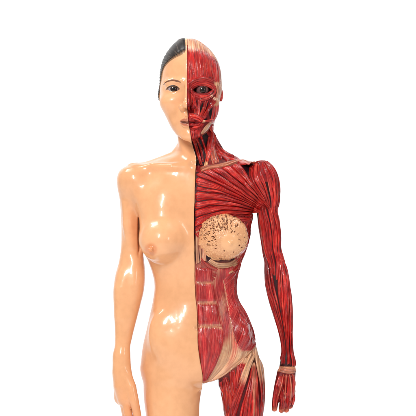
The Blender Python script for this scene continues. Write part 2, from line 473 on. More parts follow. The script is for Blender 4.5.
    B.add(chain([(126, -9, 372), (131.5, -12.5, 386), (134.6, -15, 400), (138.0, -14, 416)], [4.8, 5.0, 4.6, 3.9]), 5)   # thumb
    for (dx, dy, L) in ((0, 0, 1.0), (-1.5, 6.5, 1.06), (-2.5, 12.5, 1.0), (-2.0, 18, .82)):
        x0, y0 = 126.3+dx, -9.5+dy
        B.add(chain([(x0-1, y0, 396), (x0+2.5, y0-1, 396+19*L), (x0+7, y0+1, 396+31*L), (x0+11, y0+2, 396+39*L)], [4.8, 4.3, 3.7, 3.0]), 1.7)
    # muscle side
    B.add(chain([(287.2, -6, 360), (287, -6, 374), (285.5, -6, 391)], [7.0, 8.6, 8.4]), 6)
    B.add(chain([(288, 0, 378), (287.5, 4, 392)], [6.8, 6.8]), 5)
    B.add(chain([(281.5, -9, 372), (277.8, -13, 386), (275.3, -14, 398), (274.2, -12, 408)], [4.8, 4.2, 3.6, 3.0]), 4)
    for (dx, dy, L) in ((-4.8, -5, 1.0), (.2, -1, 1.0), (4.2, 4, .82), (4.6, 10, .68)):
        x0, y0 = 286.2+dx, -6+dy
        B.add(chain([(x0, y0, 390), (x0+1.2, y0-2, 390+11.5*L), (x0-.2, y0+1.5, 390+19.5*L)], [4.1, 3.7, 3.0]), 1.0)
    # ---- feet (below the picture)
    for cx, sx in ((174.5, -1), (237, 1)):
        B.add(chain([(cx, 8, 738), (cx+sx*3, -18, 738), (cx+sx*6, -44, 742)], [8, 8, 4.5]), 8)
        for t in range(5):
            B.add(cap((cx+sx*(t*4-1), -40+t*2, 743), (cx+sx*(t*4.4-1), -52+t*3.4, 744), 3.0-.25*t), 1.5)
    return B


class Cut:
    """field of the full body kept on one side of the section plane"""
    def __init__(s, B, side, shrink=0.0, extra=None): s.B, s.side, s.sh, s.extra = B, side, shrink, extra
    def wrap(s, d, x, z):
        if s.sh:
            f = lambda v, a, b: np.clip((v-a)/(b-a), 0, 1)
            hand = f(z, 358, 372)*f(x, 264, 268)
            d = d+s.sh*(1-.75*hand)*(1-.55*(1-f(z, 138, 150)))*(1-.65*f(x, 254, 262))
        c = (x-mid(z))*s.side
        return np.maximum(d, c)
    def at(s, P):
        d = s.wrap(s.B.at(P), P[:, 0], P[:, 2])
        return s.extra.apply2(d, P) if s.extra else d

class Carve:
    def __init__(s): s.f = []
    def add(s, f, k=2.0): s.f.append((f, k))
    def one(s, d, f, k, x, y, z):
        v = -f(x, y, z); h = np.maximum(k-np.abs(d-v), 0)/k
        return np.maximum(d, v)+h*h*h*k/6
    def apply2(s, d, P):
        for f, k in s.f: d = s.one(d, f, k, P[:, 0], P[:, 1], P[:, 2])
        return d

BODY = build_body()
H = 1.0
def extract(cut, x0, x1, D, xs, ys, zs, subz=168):
    i0, i1 = np.searchsorted(xs, [x0, x1])
    xx = xs[i0:i1]
    d = D[i0:i1].astype(np.float64)
    d = cut.wrap(d, xx[:, None, None], zs[None, None, :])
    if cut.extra:
        for f, k in cut.extra.f:
            b = f.bb; q = 4+k
            a0, a1 = np.searchsorted(xx, [b[0]-q, b[1]+q]); b0, b1 = np.searchsorted(ys, [b[2]-q, b[3]+q]); c0, c1 = np.searchsorted(zs, [b[4]-q, b[5]+q])
            d[a0:a1, b0:b1, c0:c1] = cut.extra.one(d[a0:a1, b0:b1, c0:c1], f, k, xx[a0:a1, None, None], ys[None, b0:b1, None], zs[None, None, c0:c1])
    V, F = surface_nets(d, xx, ys, zs)
    V = project(cut, V, 2)
    m = V[F][:, :, 2].max(1) < subz
    V, F = subdivide(V, F, m)
    V = project(cut, V, 2)
    return V, F

xs = np.arange(106, 304, H)+.03; ys = np.arange(-66, 50, H)+.02; zs = np.arange(34, 752, H)+.01
D = BODY.grid(xs, ys, zs)

carve = Carve()
carve.add(ell((198.5, -22, 165), (3.5, 8, 7)), 2)
carve.add(ell((222, -14, 156), (8, 9, 4)), 3)
carve.add(ell((247, -24, 171), (4, 7, 7)), 3)
carve.add(ell((206, -14, 143), (4, 8, 11)), 3)
carve.add(ell((208, -36, 110), (5, 6, 6)), 3)
carve.add(ell((197, -42, 103), (2.5, 4, 6)), 2)
carve.add(ell((236, -30, 371), (7, 6, 6)), 3)
def under_groin(x, y, z): return np.maximum((383.2-.30*(x-202))-z, x-218.6)+0*y
under_groin.bb = (196, 221, -60, 60, 376, 394)
carve.add(under_groin, 2)
skin_cut = Cut(BODY, 1); mus_cut = Cut(BODY, -1, 2.4, carve)
Vs, Fs = extract(skin_cut, 106, 212, D, xs, ys, zs)
Vm, Fm = extract(mus_cut, 184, 304, D, xs, ys, zs)

root = empty('anatomical_figurine', (0, 0, 0))
root['label'] = 'glossy painted figurine of a woman, one half bare skin, other half red muscle'
root['category'] = 'anatomical model'

def fade(v, a, b): return np.clip((v-a)/(b-a), 0, 1)
def sst(t): t = np.clip(t, 0, 1); return t*t*(3-2*t)
def vnoise(P, s, seed=0):
    """cheap smooth noise from a few sines"""
    r = np.random.default_rng(seed); o = np.zeros(len(P))
    for i in range(6):
        k = r.normal(size=3)/s; o += np.sin(P@k+r.uniform(0, 6.28))
    return o/6

def lin(a, b, t): return a[None, :]*(1-t[:, None])+b[None, :]*t[:, None]
# ---- painted skin pigment
pig = np.tile(np.array(SKIN), (len(Vs), 1))
def paint(colr, w):
    global pig
    pig = pig*(1-w[:, None])+np.array(colr)[None, :]*w[:, None]
x, y, z = Vs.T
fr = (y < -15)
d = np.sqrt((x-151.5)**2+(z-249)**2); paint(srgb(226, 140, 88), sst(1-fade(d, 4.5, 8))*(y < -30)*.75)
lip = sst(1-fade(np.abs((x-188)/8.0)**2+((z-123.6+.012*(x-188)**2)/4.2)**2, .75, 1.1))*(y < -34); paint(srgb(190, 104, 78), lip*.85)
ml = sst(1-fade(np.abs(z-123.9+.017*(x-188)**2), .7, 1.5))*sst(fade(x, 179.6, 182.6))*(y < -34)*(x < 188.6); paint(srgb(96, 46, 30), ml*.9)
hand = fade(z, 366, 420)*(x < 145); paint(srgb(232, 150, 100), hand*.5)
paint(srgb(236, 182, 150), (x > mid(z)-.6)*.5*(z < 160))
skin = mesh_obj('skin_half', Vs, Fs, M_skin, root)
skin['label'] = 'peach painted skin half of the figurine with closed cut edge along the midline'
set_col(skin, 'pig', pig)
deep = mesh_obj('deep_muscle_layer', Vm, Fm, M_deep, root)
print('verts', len(Vs), len(Vm))

# ---- pigment of the deep layer
pd = np.tile(np.array((.020, .003, .007)), (len(Vm), 1))
def dpaint(c, w):
    global pd
    pd = pd*(1-w[:, None])+np.array(c)[None, :]*w[:, None]
x, y, z = Vm.T
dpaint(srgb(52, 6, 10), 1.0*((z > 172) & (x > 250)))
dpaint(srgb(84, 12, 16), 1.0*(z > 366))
dpaint(srgb(190, 105, 88), sst(fade(z, 258, 268))*sst(1-fade(z, 345, 385))*(x < 246)*(y < 5))
dpaint(srgb(196, 130, 96), sst(fade(z, 345, 355))*(z < 386)*(x < 248)*(y < 0)*(z < 385-.75*(x-205)))
dpaint(srgb(214, 162, 120), (x > 240)*(x < 268)*(z > 330)*(y < 14)*sst(1-fade(z, 352, 362)))
dpaint(srgb(160, 40, 40), (z > 166)*(z < 172)*(x < 236)*1.0)
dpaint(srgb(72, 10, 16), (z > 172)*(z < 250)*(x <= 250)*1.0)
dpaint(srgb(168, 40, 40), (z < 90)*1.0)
dpaint(srgb(128, 18, 24), ((z >= 90) & (z < 142) & (y < -8))*1.0)
for (a, b, p, q, th) in ((196.3, 103.5, .9, 4, -.35), (201.6, 108.5, 1.2, 5, .3), (206.0, 108.0, 1.2, 6, .42), (211.2, 112.5, 2.0, 6.5, .1), (200, 92, 5, 1.6, 1.3), (205.5, 121, 1.2, 2.0, .6)):
    du_ = (x-a)*math.cos(th)+(z-b)*math.sin(th); dv_ = -(x-a)*math.sin(th)+(z-b)*math.cos(th)
    dpaint((.006, .002, .004), sst(1-fade((du_/p)**2+(dv_/q)**2, .7, 1.5))*(y < -15))
dpaint(srgb(210, 165, 140), (z < 46)*1.0)
dpaint(srgb(120, 34, 32), (x > 207)*(x < 240)*(z > 147)*(z < 166)*(y < 12)*1.0)
dpaint((.01, .002, .004), sst(1-fade(((x-226)/7)**2+((z-157)/3)**2, .6, 1.4))*(y < 8))
dpaint(srgb(206, 140, 104), (z > 366)*(z < 371)*(x > 268)*1.0)
dpaint(srgb(150, 30, 34), (x > 253)*(z < 182)*(z > 156)*(y > -30)*1.0)
dpaint(srgb(120, 20, 22), fade(z, 370, 374)*(x > 268))
dpaint(srgb(205, 110, 80), 0*z)
dpaint(srgb(150, 30, 36), 1.0*(z < 146)*(y > -4))
dpaint(srgb(200, 70, 60), 1.0*(x > 219.3)*(z > 84)*(z < 105))
dpaint(srgb(120, 20, 26), 1.0*(z > 425)+1.0*((y > 14) & (z > 150) & (z <= 425)))
dpaint(srgb(214, 112, 84), fade(z, 405, 410)*(x > 268)*(z < 416))
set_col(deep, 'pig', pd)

# ------------------------------------------------------------------ muscle sheets laid on the deep layer
BV = BVHTree.FromPolygons([tuple(v) for v in Vm], Fm, all_triangles=False)
_p = BV.ray_cast(Vector((220, -200, 300)), Vector((0, 1, 0)))
SG = -1.0 if _p[1].y > 0 else 1.0
def front(x, z):
    h = BV.ray_cast(Vector((x, -200, z)), Vector((0, 1, 0)))
    if h[0] is None or h[1].y*SG > -.12:
        h = BV.find_nearest(Vector((x, -12, z)))
    return h[0], h[1]*SG
def near(p):
    h = BV.find_nearest(Vector(p)); return h[0], h[1]*SG

def resample(R, n):
    R = np.array(R, float)
    # smooth the rail with a spline, then take n points
    t = np.r_[0, np.cumsum(np.linalg.norm(np.diff(R, axis=0), axis=1))]
    if len(R) == 2: f = lambda q: np.stack([np.interp(q, t, R[:, i]) for i in (0, 1)], 1)
    else: f = lambda q: np.stack([herm(t, R[:, i])(q) for i in (0, 1)], 1)
    return f(np.linspace(0, t[-1], n)), t[-1]

def sn1(x, s, seed):
    r = np.random.default_rng(seed); o = 0
    for i in range(4): o = o+np.sin(x/s*(.6+r.random()*1.6)+r.uniform(0, 6.28))
    return o/4

SEED = [0]
def sheet(name, rails, nb=4, T=1.6, g=1.2, mapper='front', fib=1.1, fa=.22, ten=(0, 0), tone=(1, 1, 1), eu=.06, ev=.05,
          closed=False, label=None, parent=None, du=1.1, dv=.34, belly=.5, tenv=None, lift=0.0, tenall=0.0, wav=.25, sub=None, bury=1.0, tmax=1.0, mat=None):
    SEED[0] += 1; sd = SEED[0]
    rs0 = [np.array(r, float) for r in rails]
    # real lengths
    if mapper == 'front': sc = np.array([1, 1])
    else: sc = np.array([math.pi/180*max(8, float(mapper.hw(np.array([rs0[0][len(rs0[0])//2][1]]))[0])), 1])
    lens = [np.linalg.norm(np.diff(r*sc, axis=0), axis=1).sum() for r in rs0]
    wd = max(sum(np.linalg.norm((rs0[i+1][k if k >= 0 else -1]-rs0[i][k if k >= 0 else -1])*sc) for i in range(len(rs0)-1)) for k in (0, -1))
    midw = sum(np.linalg.norm((rs0[i+1][len(rs0[i+1])//2]-rs0[i][len(rs0[i])//2])*sc) for i in range(len(rs0)-1))
    wd = max(wd, midw)
    nu = max(6, int(max(lens)/du)); nv = max(7, int(wd/dv))
    R = np.stack([resample(r, nu)[0] for r in rs0])          # rails x nu x 2
    k = len(rs0); tt = np.linspace(0, 1, k)
    vv = np.linspace(0, 1, nv)
    G = np.zeros((nu, nv, 2))
    for i in range(nu):
        for c in (0, 1):
            G[i, :, c] = np.interp(vv, tt, R[:, i, c]) if k == 2 else herm(tt, R[:, i, c])(vv)
    P = np.zeros((nu, nv, 3)); N = np.zeros((nu, nv, 3))
    if mapper == 'front':
        for i in range(nu):
            for j in range(nv):
                p, n = front(G[i, j, 0], G[i, j, 1]); P[i, j] = p; N[i, j] = n
    else:
        Q = mapper.pt(G[..., 1], G[..., 0], -1.0)
        for i in range(nu):
            for j in range(nv):
                p, n = near(Q[i, j]); P[i, j] = p; N[i, j] = n
    def sm(A, it):
        for _ in range(it):
            B = A.copy()
            if closed:
                B[...] = (np.roll(A, 1, 0)+np.roll(A, -1, 0)+2*A)/4
            else:
                B[1:-1] = (A[:-2]+A[2:]+2*A[1:-1])/4
            A = B; B = A.copy()
            B[:, 1:-1] = (A[:, :-2]+A[:, 2:]+2*A[:, 1:-1])/4
            A = B
        return A
    P = sm(P, 3); N = sm(N, 8); N /= np.linalg.norm(N, axis=2, keepdims=True)+1e-9
    u = np.linspace(0, 1, nu)[:, None]; v = vv[None, :]
    L = max(lens)
    r = np.random.default_rng(sd*17+3)
    w = r.uniform(.45, 1.55, nb); e = np.r_[0, np.cumsum(w)]/w.sum()
    # wandering bundle borders
    E = np.stack([np.full((nu,), e[q]) if q in (0, nb) else e[q]+sn1(u[:, 0]*L, 9, sd*31+q)*wav/nb*.7 for q in range(nb+1)], 1)
    Hh = np.zeros((nu, nv)); bid = np.zeros((nu, nv), int)
    for i in range(nu):
        q = np.clip(np.searchsorted(E[i], vv, side='right')-1, 0, nb-1)
        t = (vv-E[i][q])/np.maximum(E[i][q+1]-E[i][q], 1e-6)
        bid[i] = q
        Hh[i] = np.sqrt(np.clip(1-np.abs(2*t-1)**2.6, 0, 1))
    bh = r.uniform(.62, 1.18, nb)
    Tm = T*(1-belly+belly*np.sin(np.pi*np.clip(u, 0, 1))**.7)*np.ones((1, nv))
    h = -g+(Tm*bh[bid]+g)*Hh
    vpx = v*wd*np.ones((nu, 1)); upx = u*L*np.ones((1, nv))
    for q in range(3):
        h = h+.13*T/1.6*np.sin(upx/r.uniform(3, 7)+bid*r.uniform(1, 4)+vpx*r.uniform(.1, .5)+r.uniform(0, 6))*Hh
    fine = np.zeros((nu, nv))
    rr = np.random.default_rng(sd+900)
    for q in range(5):
        f = 2*math.pi/fib*rr.uniform(.45, 1.25); fine += np.sin(vpx*f+rr.uniform(0, 6.3)+1.6*sn1(upx, 14, sd*7+q))
    h = h+fa*fine/2.2*np.clip(Hh, 0, 1)
    if sub is not None: h = h+sub(G[..., 0], G[..., 1])
    ed = sst(np.minimum(v, 1-v)/max(ev, 1e-4))*np.ones((nu, 1))
    if not closed: ed = ed*sst(np.minimum(u, 1-u)/max(eu, 1e-4))
    h = -bury+(h+bury)*ed
    V = P+N*(h+lift*ed)[..., None]
    V = V.reshape(-1, 3)
    idx = np.arange(nu*nv).reshape(nu, nv)
    if closed: idx = np.concatenate([idx, idx[:1]])
    F = np.stack([idx[:-1, :-1], idx[1:, :-1], idx[1:, 1:], idx[:-1, 1:]], -1).reshape(-1, 4)
    o = mesh_obj(name, V, F, mat or M_mus, parent or root)
    fa_ = o.data.attributes.new('fib', 'FLOAT_VECTOR', 'POINT')
    seedv = sd*37.7
    fv = np.stack([upx+seedv, vpx+seedv+bid*3.3, np.full_like(upx, sd*1.0)], -1).reshape(-1)
    fa_.data.foreach_set('vector', fv.astype(np.float32))
    tn = np.full((nu, nv), float(tenall))
    if ten[0] > 0: tn = np.maximum(tn, 1-fade(u, ten[0]*.5, ten[0])*np.ones((1, nv)))
    if ten[1] > 0: tn = np.maximum(tn, fade(u, 1-ten[1], 1-ten[1]*.5)*np.ones((1, nv)))
    if tenv is not None: tn = np.maximum(tn, tenv(G[..., 0], G[..., 1]))
    set_attr(o, 'ten', (tn*tmax).ravel())
    bt = r.uniform(.72, 1.16, nb)[bid]
    set_col(o, 'tone', (bt[..., None]*np.array(tone)).reshape(-1, 3))
    if label: o['label'] = label
    return o

def strip(name, path, w0, w1=None, wm=None, mapper='front', **kw):
    """a band along a centre path with its widths at start, middle and end"""
    w1 = w0 if w1 is None else w1; wm = max(w0, w1) if wm is None else wm
    P = np.array(path, float); Q, L = resample(P, 12)
    d = np.gradient(Q, axis=0)
    sc = np.array([1, 1.0])
    if mapper != 'front':
        sc = np.array([math.pi/180*float(mapper.hw(np.array([P[len(P)//2][1]]))[0]), 1.0])
    dd = d*sc; n = np.stack([dd[:, 1], -dd[:, 0]], 1); n /= np.linalg.norm(n, axis=1, keepdims=True); n /= sc
    t = np.linspace(0, 1, 12); w = np.interp(t, [0, .5, 1], [w0, wm, w1])/2
    kw.setdefault('nb', 2)
    return sheet(name, [Q+n*w[:, None], Q-n*w[:, None]], mapper=mapper, **kw)

# --- head
scalp = sheet('frontal_muscle', [[(187.9, 38.2), (188.0, 60), (188.0, 84)], [(194, 39.3), (196, 60), (197, 82)], [(201, 42.0), (205.5, 60), (207, 80)],
      [(208, 48), (213.5, 62), (215.5, 80)], [(213.5, 56), (219, 67), (220.8, 84)]], nb=11, T=.8, g=.1, ten=(.40, 0), tmax=.82, fib=1.3, fa=.14, tone=(1.05, .95, .95), ev=.01, eu=.02, dv=.3, wav=.9, belly=.1)
sheet('scalp_tendon', [[(a, 44), (a, 60), (a, 80), (a, 100), (a, 116)] for a in (-32, 0, 30, 60, 88)], nb=10, T=.5, g=.3, mapper=crani, tenall=.62, fib=2, dv=.8, du=2)
sheet('temporal_muscle', [[(209, 62), (211, 74), (215, 88)], [(216, 62), (217, 74), (217, 88)], [(220.8, 67), (221.6, 78), (219.5, 90)]], nb=4, T=1.2, g=.6, ten=(0, .25), fa=.2, tenv=lambda x, z: .6*fade(x, 216, 221))
def ring(cx, cz, a, b, n=40, a0=0, a1=360):
    return [(cx+a*math.cos(math.radians(t)), cz+b*math.sin(math.radians(t))) for t in np.linspace(a0, a1, n, endpoint=(a1-a0) < 360)]
sheet('eye_ring_muscle', [ring(202.2, 91, 8.4, 3.1), ring(202.4, 91, 10.6, 5.6), ring(203, 91.3, 13.4, 9.2)], nb=4, T=1.1, g=.5, closed=True, fib=1.2, fa=.2, ev=.08, dv=.25, du=.8, belly=0)
strip('brow_muscle', [(189.5, 86), (196, 81), (206, 80), (216, 84)], 3, 3, 5, nb=3, T=1.1, g=.1, fa=.25)
strip('nasal_muscle', [(190.2, 83), (191.3, 97), (192.2, 112)], 5, 9, 6.5, nb=4, T=.9, g=.2, fa=.25)
strip('eye_side_muscle', [(217, 84), (218.6, 92), (217, 101)], 4, 5, 4, nb=2, T=.9, g=.2, tenall=.5)
strip('lip_lifting_muscle', [(193, 96), (195.5, 106), (196.5, 117)], 3.2, 4.2, 3.2, nb=2, T=1.8, g=.2)
strip('lip_lifting_muscle', [(200, 100), (198.6, 110), (198.2, 118)], 3.6, 3.6, 3.2, nb=2, T=1.9, g=.2)
strip('cheek_muscle', [(206.5, 101), (203.5, 110), (200, 119)], 3.6, 3.4, 3.0, nb=2, T=2.0, g=.3)
strip('cheek_muscle', [(216, 98), (209.5, 108), (203, 120)], 4.2, 3.6, 3.2, nb=2, T=2.2, g=.4, ten=(.2, 0))
strip('cheek_muscle', [(213, 95), (207, 99), (199, 101)], 4.2, 4.0, 5.4, nb=3, T=1.0, g=.2, tenall=.12, ten=(.3, 0))
sheet('jaw_muscle', [[(212.5, 101), (212, 112), (209.5, 124)], [(216, 100), (215.5, 112), (212, 126)], [(219.5, 99), (217.5, 112), (214.5, 124)]], nb=3, T=1.6, g=.8, ten=(.3, .1), fa=.25)
strip('laughing_muscle', [(216.5, 119), (209, 121.5), (201.5, 122.5)], 3.4, 2.6, 2.4, nb=2, T=1.8, g=.4, ten=(.25, .25))
sheet('mouth_ring_muscle', [ring(189, 123.6, 9.0, 1.0, 20, -88, -8), ring(189, 123.6, 12, 5.2, 20, -90, -5), ring(189, 123.6, 15, 10, 20, -90, -3)], nb=4, T=1.6, g=.5, fib=1.1, dv=.25, du=.7, eu=.03)
sheet('mouth_ring_muscle', [ring(190, 123.8, 8.5, 1.0, 20, 88, 8), ring(190, 123.8, 11.5, 4.2, 20, 90, 6), ring(190, 123.8, 14, 8, 20, 92, 3)], nb=4, T=1.7, g=.5, fib=1.1, dv=.25, du=.7, eu=.03, tone=(1.1, 1, 1))
sheet('chin_muscle', [[(190.5, 130), (191, 135), (192.3, 140.5)], [(195, 130), (195, 135), (195.5, 140)], [(201.5, 127), (200.5, 133), (199.5, 138)]], nb=4, T=1.2, g=.6, fa=.2)
strip('jaw_bone', [(211, 122), (207.5, 127.5), (200.5, 136)], 2.5, 2.5, 6.5, nb=1, T=1.0, g=0, tenall=.9, fa=.08, eu=.2, ev=.3, belly=0, tone=(1.0, .95, .92), bury=.4)
# --- neck
strip('neck_muscle', [(213.2, 124), (212.6, 137), (209, 152), (204.5, 170)], 4.0, 3.2, 5.0, nb=3, T=2.2, g=.5, ten=(0, .2), tone=(1.08, 1.1, 1))
strip('neck_muscle', [(193.8, 139), (197, 150), (201.8, 166)], 3.8, 3.0, 3.6, nb=1, T=1.8)
strip('neck_muscle', [(197, 139), (200.6, 148), (203.2, 163)], 2.4, 1.8, 2.6, nb=1, T=1.7)
strip('neck_muscle', [(201, 136), (203.5, 144), (206, 154)], 2.4, 1.4, 2.4, nb=1, T=1.6)
strip('neck_muscle', [(211, 137), (215, 149), (222, 160)], 2.0, 2.6, 3.0, nb=1, T=1.8, lift=.6)
strip('neck_muscle', [(211, 146), (213, 156), (216, 164)], 4.0, 7.0, 6.0, nb=3, T=1.6, g=.4, lift=.3, tenall=.35)
strip('neck_muscle', [(209, 136), (207.5, 146), (206, 158)], 2.0, 1.6, 2.4, nb=1, T=1.4)
strip('neck_muscle', [(214, 144), (219.5, 152), (229, 162)], 2.6, 3.4, 3.2, nb=2, T=1.6, g=.4, lift=.3)
strip('trapezius_muscle', [(212.6, 131), (215.6, 144), (224, 153.2), (236, 159.2), (250, 161.6), (262, 161.5)], 3.0, 3.4, 5.0, nb=3, T=1.8, g=.4)
sheet('trapezius_muscle', [[(205, 110), (212, 130), (220, 147), (240, 157)]*1, [(205, 110), (212, 130), (220, 147), (240, 157)]][:0] or [[(0, 130), (0, 146)], [(60, 130), (60, 146)], [(88, 130), (88, 146)]], mapper=neck, nb=4, T=1, dv=1, du=2)
# --- collar bone
strip('collar_bone', [(199.5, 171), (207, 168), (217, 166.8), (228, 164.4), (240, 161.2), (251, 161), (257, 163)], 6.5, 4.2, 4.2, nb=3, T=1.8, g=-.3, tenall=.5, belly=0, fa=.25, ev=.25, tone=(1, .92, .9))
# --- chest
sheet('chest_muscle', [[(240, 163.5), (250, 178), (260, 193), (270, 207)], [(223, 167.5), (237, 179), (254, 194), (269, 208)], [(208, 169.5), (225, 180), (247, 195), (267.5, 208.5)],
      [(194.6, 176), (220, 186), (244, 198), (266, 209)], [(193.9, 189), (220, 192.5), (242, 200.5), (264, 209.5)], [(193.9, 203), (218, 201), (240, 205), (261, 210.5)],
      [(193.9, 217), (216, 210), (238, 210), (258, 212)], [(193.9, 231), (213, 220), (234, 215.5), (253, 216)], [(199, 240), (212, 228), (232, 223), (251, 222)]],
      nb=13, T=2.8, g=1.9, fib=1.3, fa=.26, ten=(0, 0), belly=.45, eu=.012, ev=.012, dv=.28, wav=.2, sub=lambda x, z: -4.5*sst(1-fade(((x-223.6)/26.6)**2+((z-237)/24.6)**2, .72, .98)), label='red fan-shaped chest muscle with deep grooves between its bundles')
sheet('sternum_fascia', [[(195.4, 226), (195.3, 248), (195.6, 266)], [(202, 231), (201, 248), (202, 262)], [(206, 236), (206, 250), (207, 262)]], nb=3, T=.5, g=.5, tenall=.62, fib=2)
# --- shoulder
sheet('front_shoulder_muscle', [[(-172, 160.2), (-158, 176), (-125, 192), (-82, 211)], [(-128, 160.2), (-122, 176), (-102, 192), (-74, 212)], [(-96, 160.2), (-90, 178), (-78, 194), (-64, 213)]], mapper=armR, nb=4, T=2.0, g=1.4, ten=(.05, 0), fa=.28, fib=1.3, belly=.8, eu=.03)
sheet('side_shoulder_muscle', [[(-94, 160.2), (-84, 178), (-72, 196), (-60, 214)], [(-50, 160.2), (-45, 178), (-40, 196), (-44, 215)], [(0, 160.2), (0, 178), (-10, 196), (-26, 214)]], mapper=armR, nb=5, T=2.0, g=1.3, fa=.28, fib=1.3, ten=(.04, 0), belly=.8, eu=.03)
sheet('rear_shoulder_muscle', [[(2, 160.2), (2, 178), (-6, 196), (-22, 214)], [(70, 160.2), (60, 180), (40, 198), (0, 216)], [(150, 160.2), (130, 184), (90, 200), (20, 218)]], mapper=armR, nb=6, T=1.6, g=1, dv=.7)
# --- upper arm
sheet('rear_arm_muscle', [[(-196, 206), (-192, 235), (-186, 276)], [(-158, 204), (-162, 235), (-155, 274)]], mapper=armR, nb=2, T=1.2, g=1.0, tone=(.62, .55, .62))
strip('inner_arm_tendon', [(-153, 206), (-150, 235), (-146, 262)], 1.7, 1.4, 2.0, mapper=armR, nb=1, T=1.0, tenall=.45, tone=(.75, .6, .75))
sheet('biceps_muscle', [[(-143, 206), (-140, 230), (-138, 250), (-122, 276)], [(-118, 205), (-112, 230), (-112, 250), (-112, 277)], [(-92, 206), (-80, 230), (-84, 250), (-98, 278)]], mapper=armR, nb=4, T=1.9, g=1.0, tone=(.92, .85, .88), fa=.3)
sheet('brachial_muscle', [[(-84, 205), (-79, 234), (-82, 252), (-98, 282)], [(-62, 205), (-50, 234), (-56, 250), (-84, 282)]], mapper=armR, nb=2, T=1.6, g=.8, fa=.3)
sheet('outer_arm_muscle', [[(-60, 204), (-46, 234), (-48, 252), (-58, 264)], [(-26, 203), (-16, 234), (-14, 252), (-22, 264)], [(10, 203), (14, 234), (20, 252), (24, 266)]], mapper=armR, nb=4, T=1.8, g=1.0, fa=.3, tone=(1.05, 1, 1))
sheet('rear_arm_muscle', [[(16, 206), (18, 234), (24, 266)], [(70, 202), (70, 234), (75, 266)], [(120, 204), (125, 234), (130, 266)], [(162, 206), (166, 234), (170, 266)]], mapper=armR, nb=6, T=1.4, g=1, dv=.7, du=1.8)
# --- forearm
sheet('outer_forearm_muscle', [[(-62, 248), (-84, 272), (-100, 298), (-98, 330), (-96, 368)], [(-44, 248), (-50, 272), (-64, 298), (-82, 330), (-84, 368)], [(-16, 248), (-18, 272), (-38, 298), (-62, 330), (-72, 369)]], mapper=armR, nb=4, T=2.0, g=.9, ten=(.04, .03), fa=.3, tone=(1.05, 1, 1))
sheet('wrist_extending_muscle', [[(-14, 258), (-14, 276), (-30, 300), (-50, 332), (-58, 370)], [(14, 258), (12, 276), (0, 300), (-22, 332), (-36, 370)], [(42, 260), (40, 280), (30, 300), (10, 332), (-6, 370)]], mapper=armR, nb=5, T=1.4, g=1.2, ten=(0, .04), fa=.3, tone=(.95, .9, .9))
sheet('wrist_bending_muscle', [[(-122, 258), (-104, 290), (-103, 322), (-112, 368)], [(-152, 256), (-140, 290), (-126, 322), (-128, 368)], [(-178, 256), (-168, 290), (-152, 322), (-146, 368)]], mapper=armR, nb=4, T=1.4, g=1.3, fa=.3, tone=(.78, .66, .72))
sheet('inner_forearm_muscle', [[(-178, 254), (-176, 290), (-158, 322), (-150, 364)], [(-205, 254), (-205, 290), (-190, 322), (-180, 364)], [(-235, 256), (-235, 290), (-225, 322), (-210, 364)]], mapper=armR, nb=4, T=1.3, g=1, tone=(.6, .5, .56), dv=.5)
sheet('rear_forearm_muscle', [[(44, 262), (42, 290), (34, 322), (0, 364)], [(85, 262), (80, 290), (70, 322), (60, 364)], [(122, 264), (122, 290), (130, 322), (146, 364)]], mapper=armR, nb=6, T=1.2, g=1, dv=.7, du=1.8)
# --- wrist and hand
strip('wrist_band', [(279.0, 368.6), (287, 370.4), (295.4, 370.6)], 5, 5, 6, nb=4, T=.9, g=-.3, tenall=.48, belly=0, ev=.12, fa=.3)
sheet('back_of_hand_muscle', [[(279, 374), (276.6, 386), (275.2, 402)], [(283, 374), (280.4, 386), (279, 399)], [(287, 374), (286, 386), (285, 402)], [(291, 374), (291, 386), (290.5, 403)], [(295, 374), (295.6, 386), (294, 398)]],
      nb=8, T=1.2, g=1.5, fa=.25, ten=(.06, 0), dv=.25, du=.8, wav=.5, tone=(.95, .85, .85), eu=.05)
for a, b, c in (((283.5, 373), (280.5, 384), (277, 396)), ((286, 373), (285.2, 386), (283.6, 401)), ((289, 373), (290.2, 386), (289, 402)), ((292, 373), (294, 384), (293.4, 396))):
    strip('hand_tendon', [a, b, c], 1.4, 1.2, 1.3, nb=1, T=1.9, g=0, tenall=.42, lift=.3, tone=(1, .8, .8), dv=.2)
for (xx, yy, z1, w_) in ((281.8, 391, 409.5, 5.2), (286.6, 391, 409.5, 5.2), (291.0, 391, 405.5, 5.0)):
    strip('finger_muscle', [(xx, yy), (xx+1.2, (yy+z1)/2+1), (xx, z1)], w_, w_*.7, w_, nb=2, T=.9, g=.5, fa=.25, dv=.22, du=.7, eu=.1)
strip('thumb_muscle', [(281, 375), (277.6, 386), (275.4, 397), (274.6, 407)], 5, 3.4, 5.2, nb=3, T=1.0, g=.8, fa=.25, dv=.22, du=.7)
sheet('elbow_tendon', [[(-172, 254), (-170, 266), (-172, 282)], [(-140, 256), (-134, 268), (-138, 280)]], mapper=armR, nb=3, T=1.5, g=.8, tone=(.42, .3, .5), tenall=.3, dv=.25)
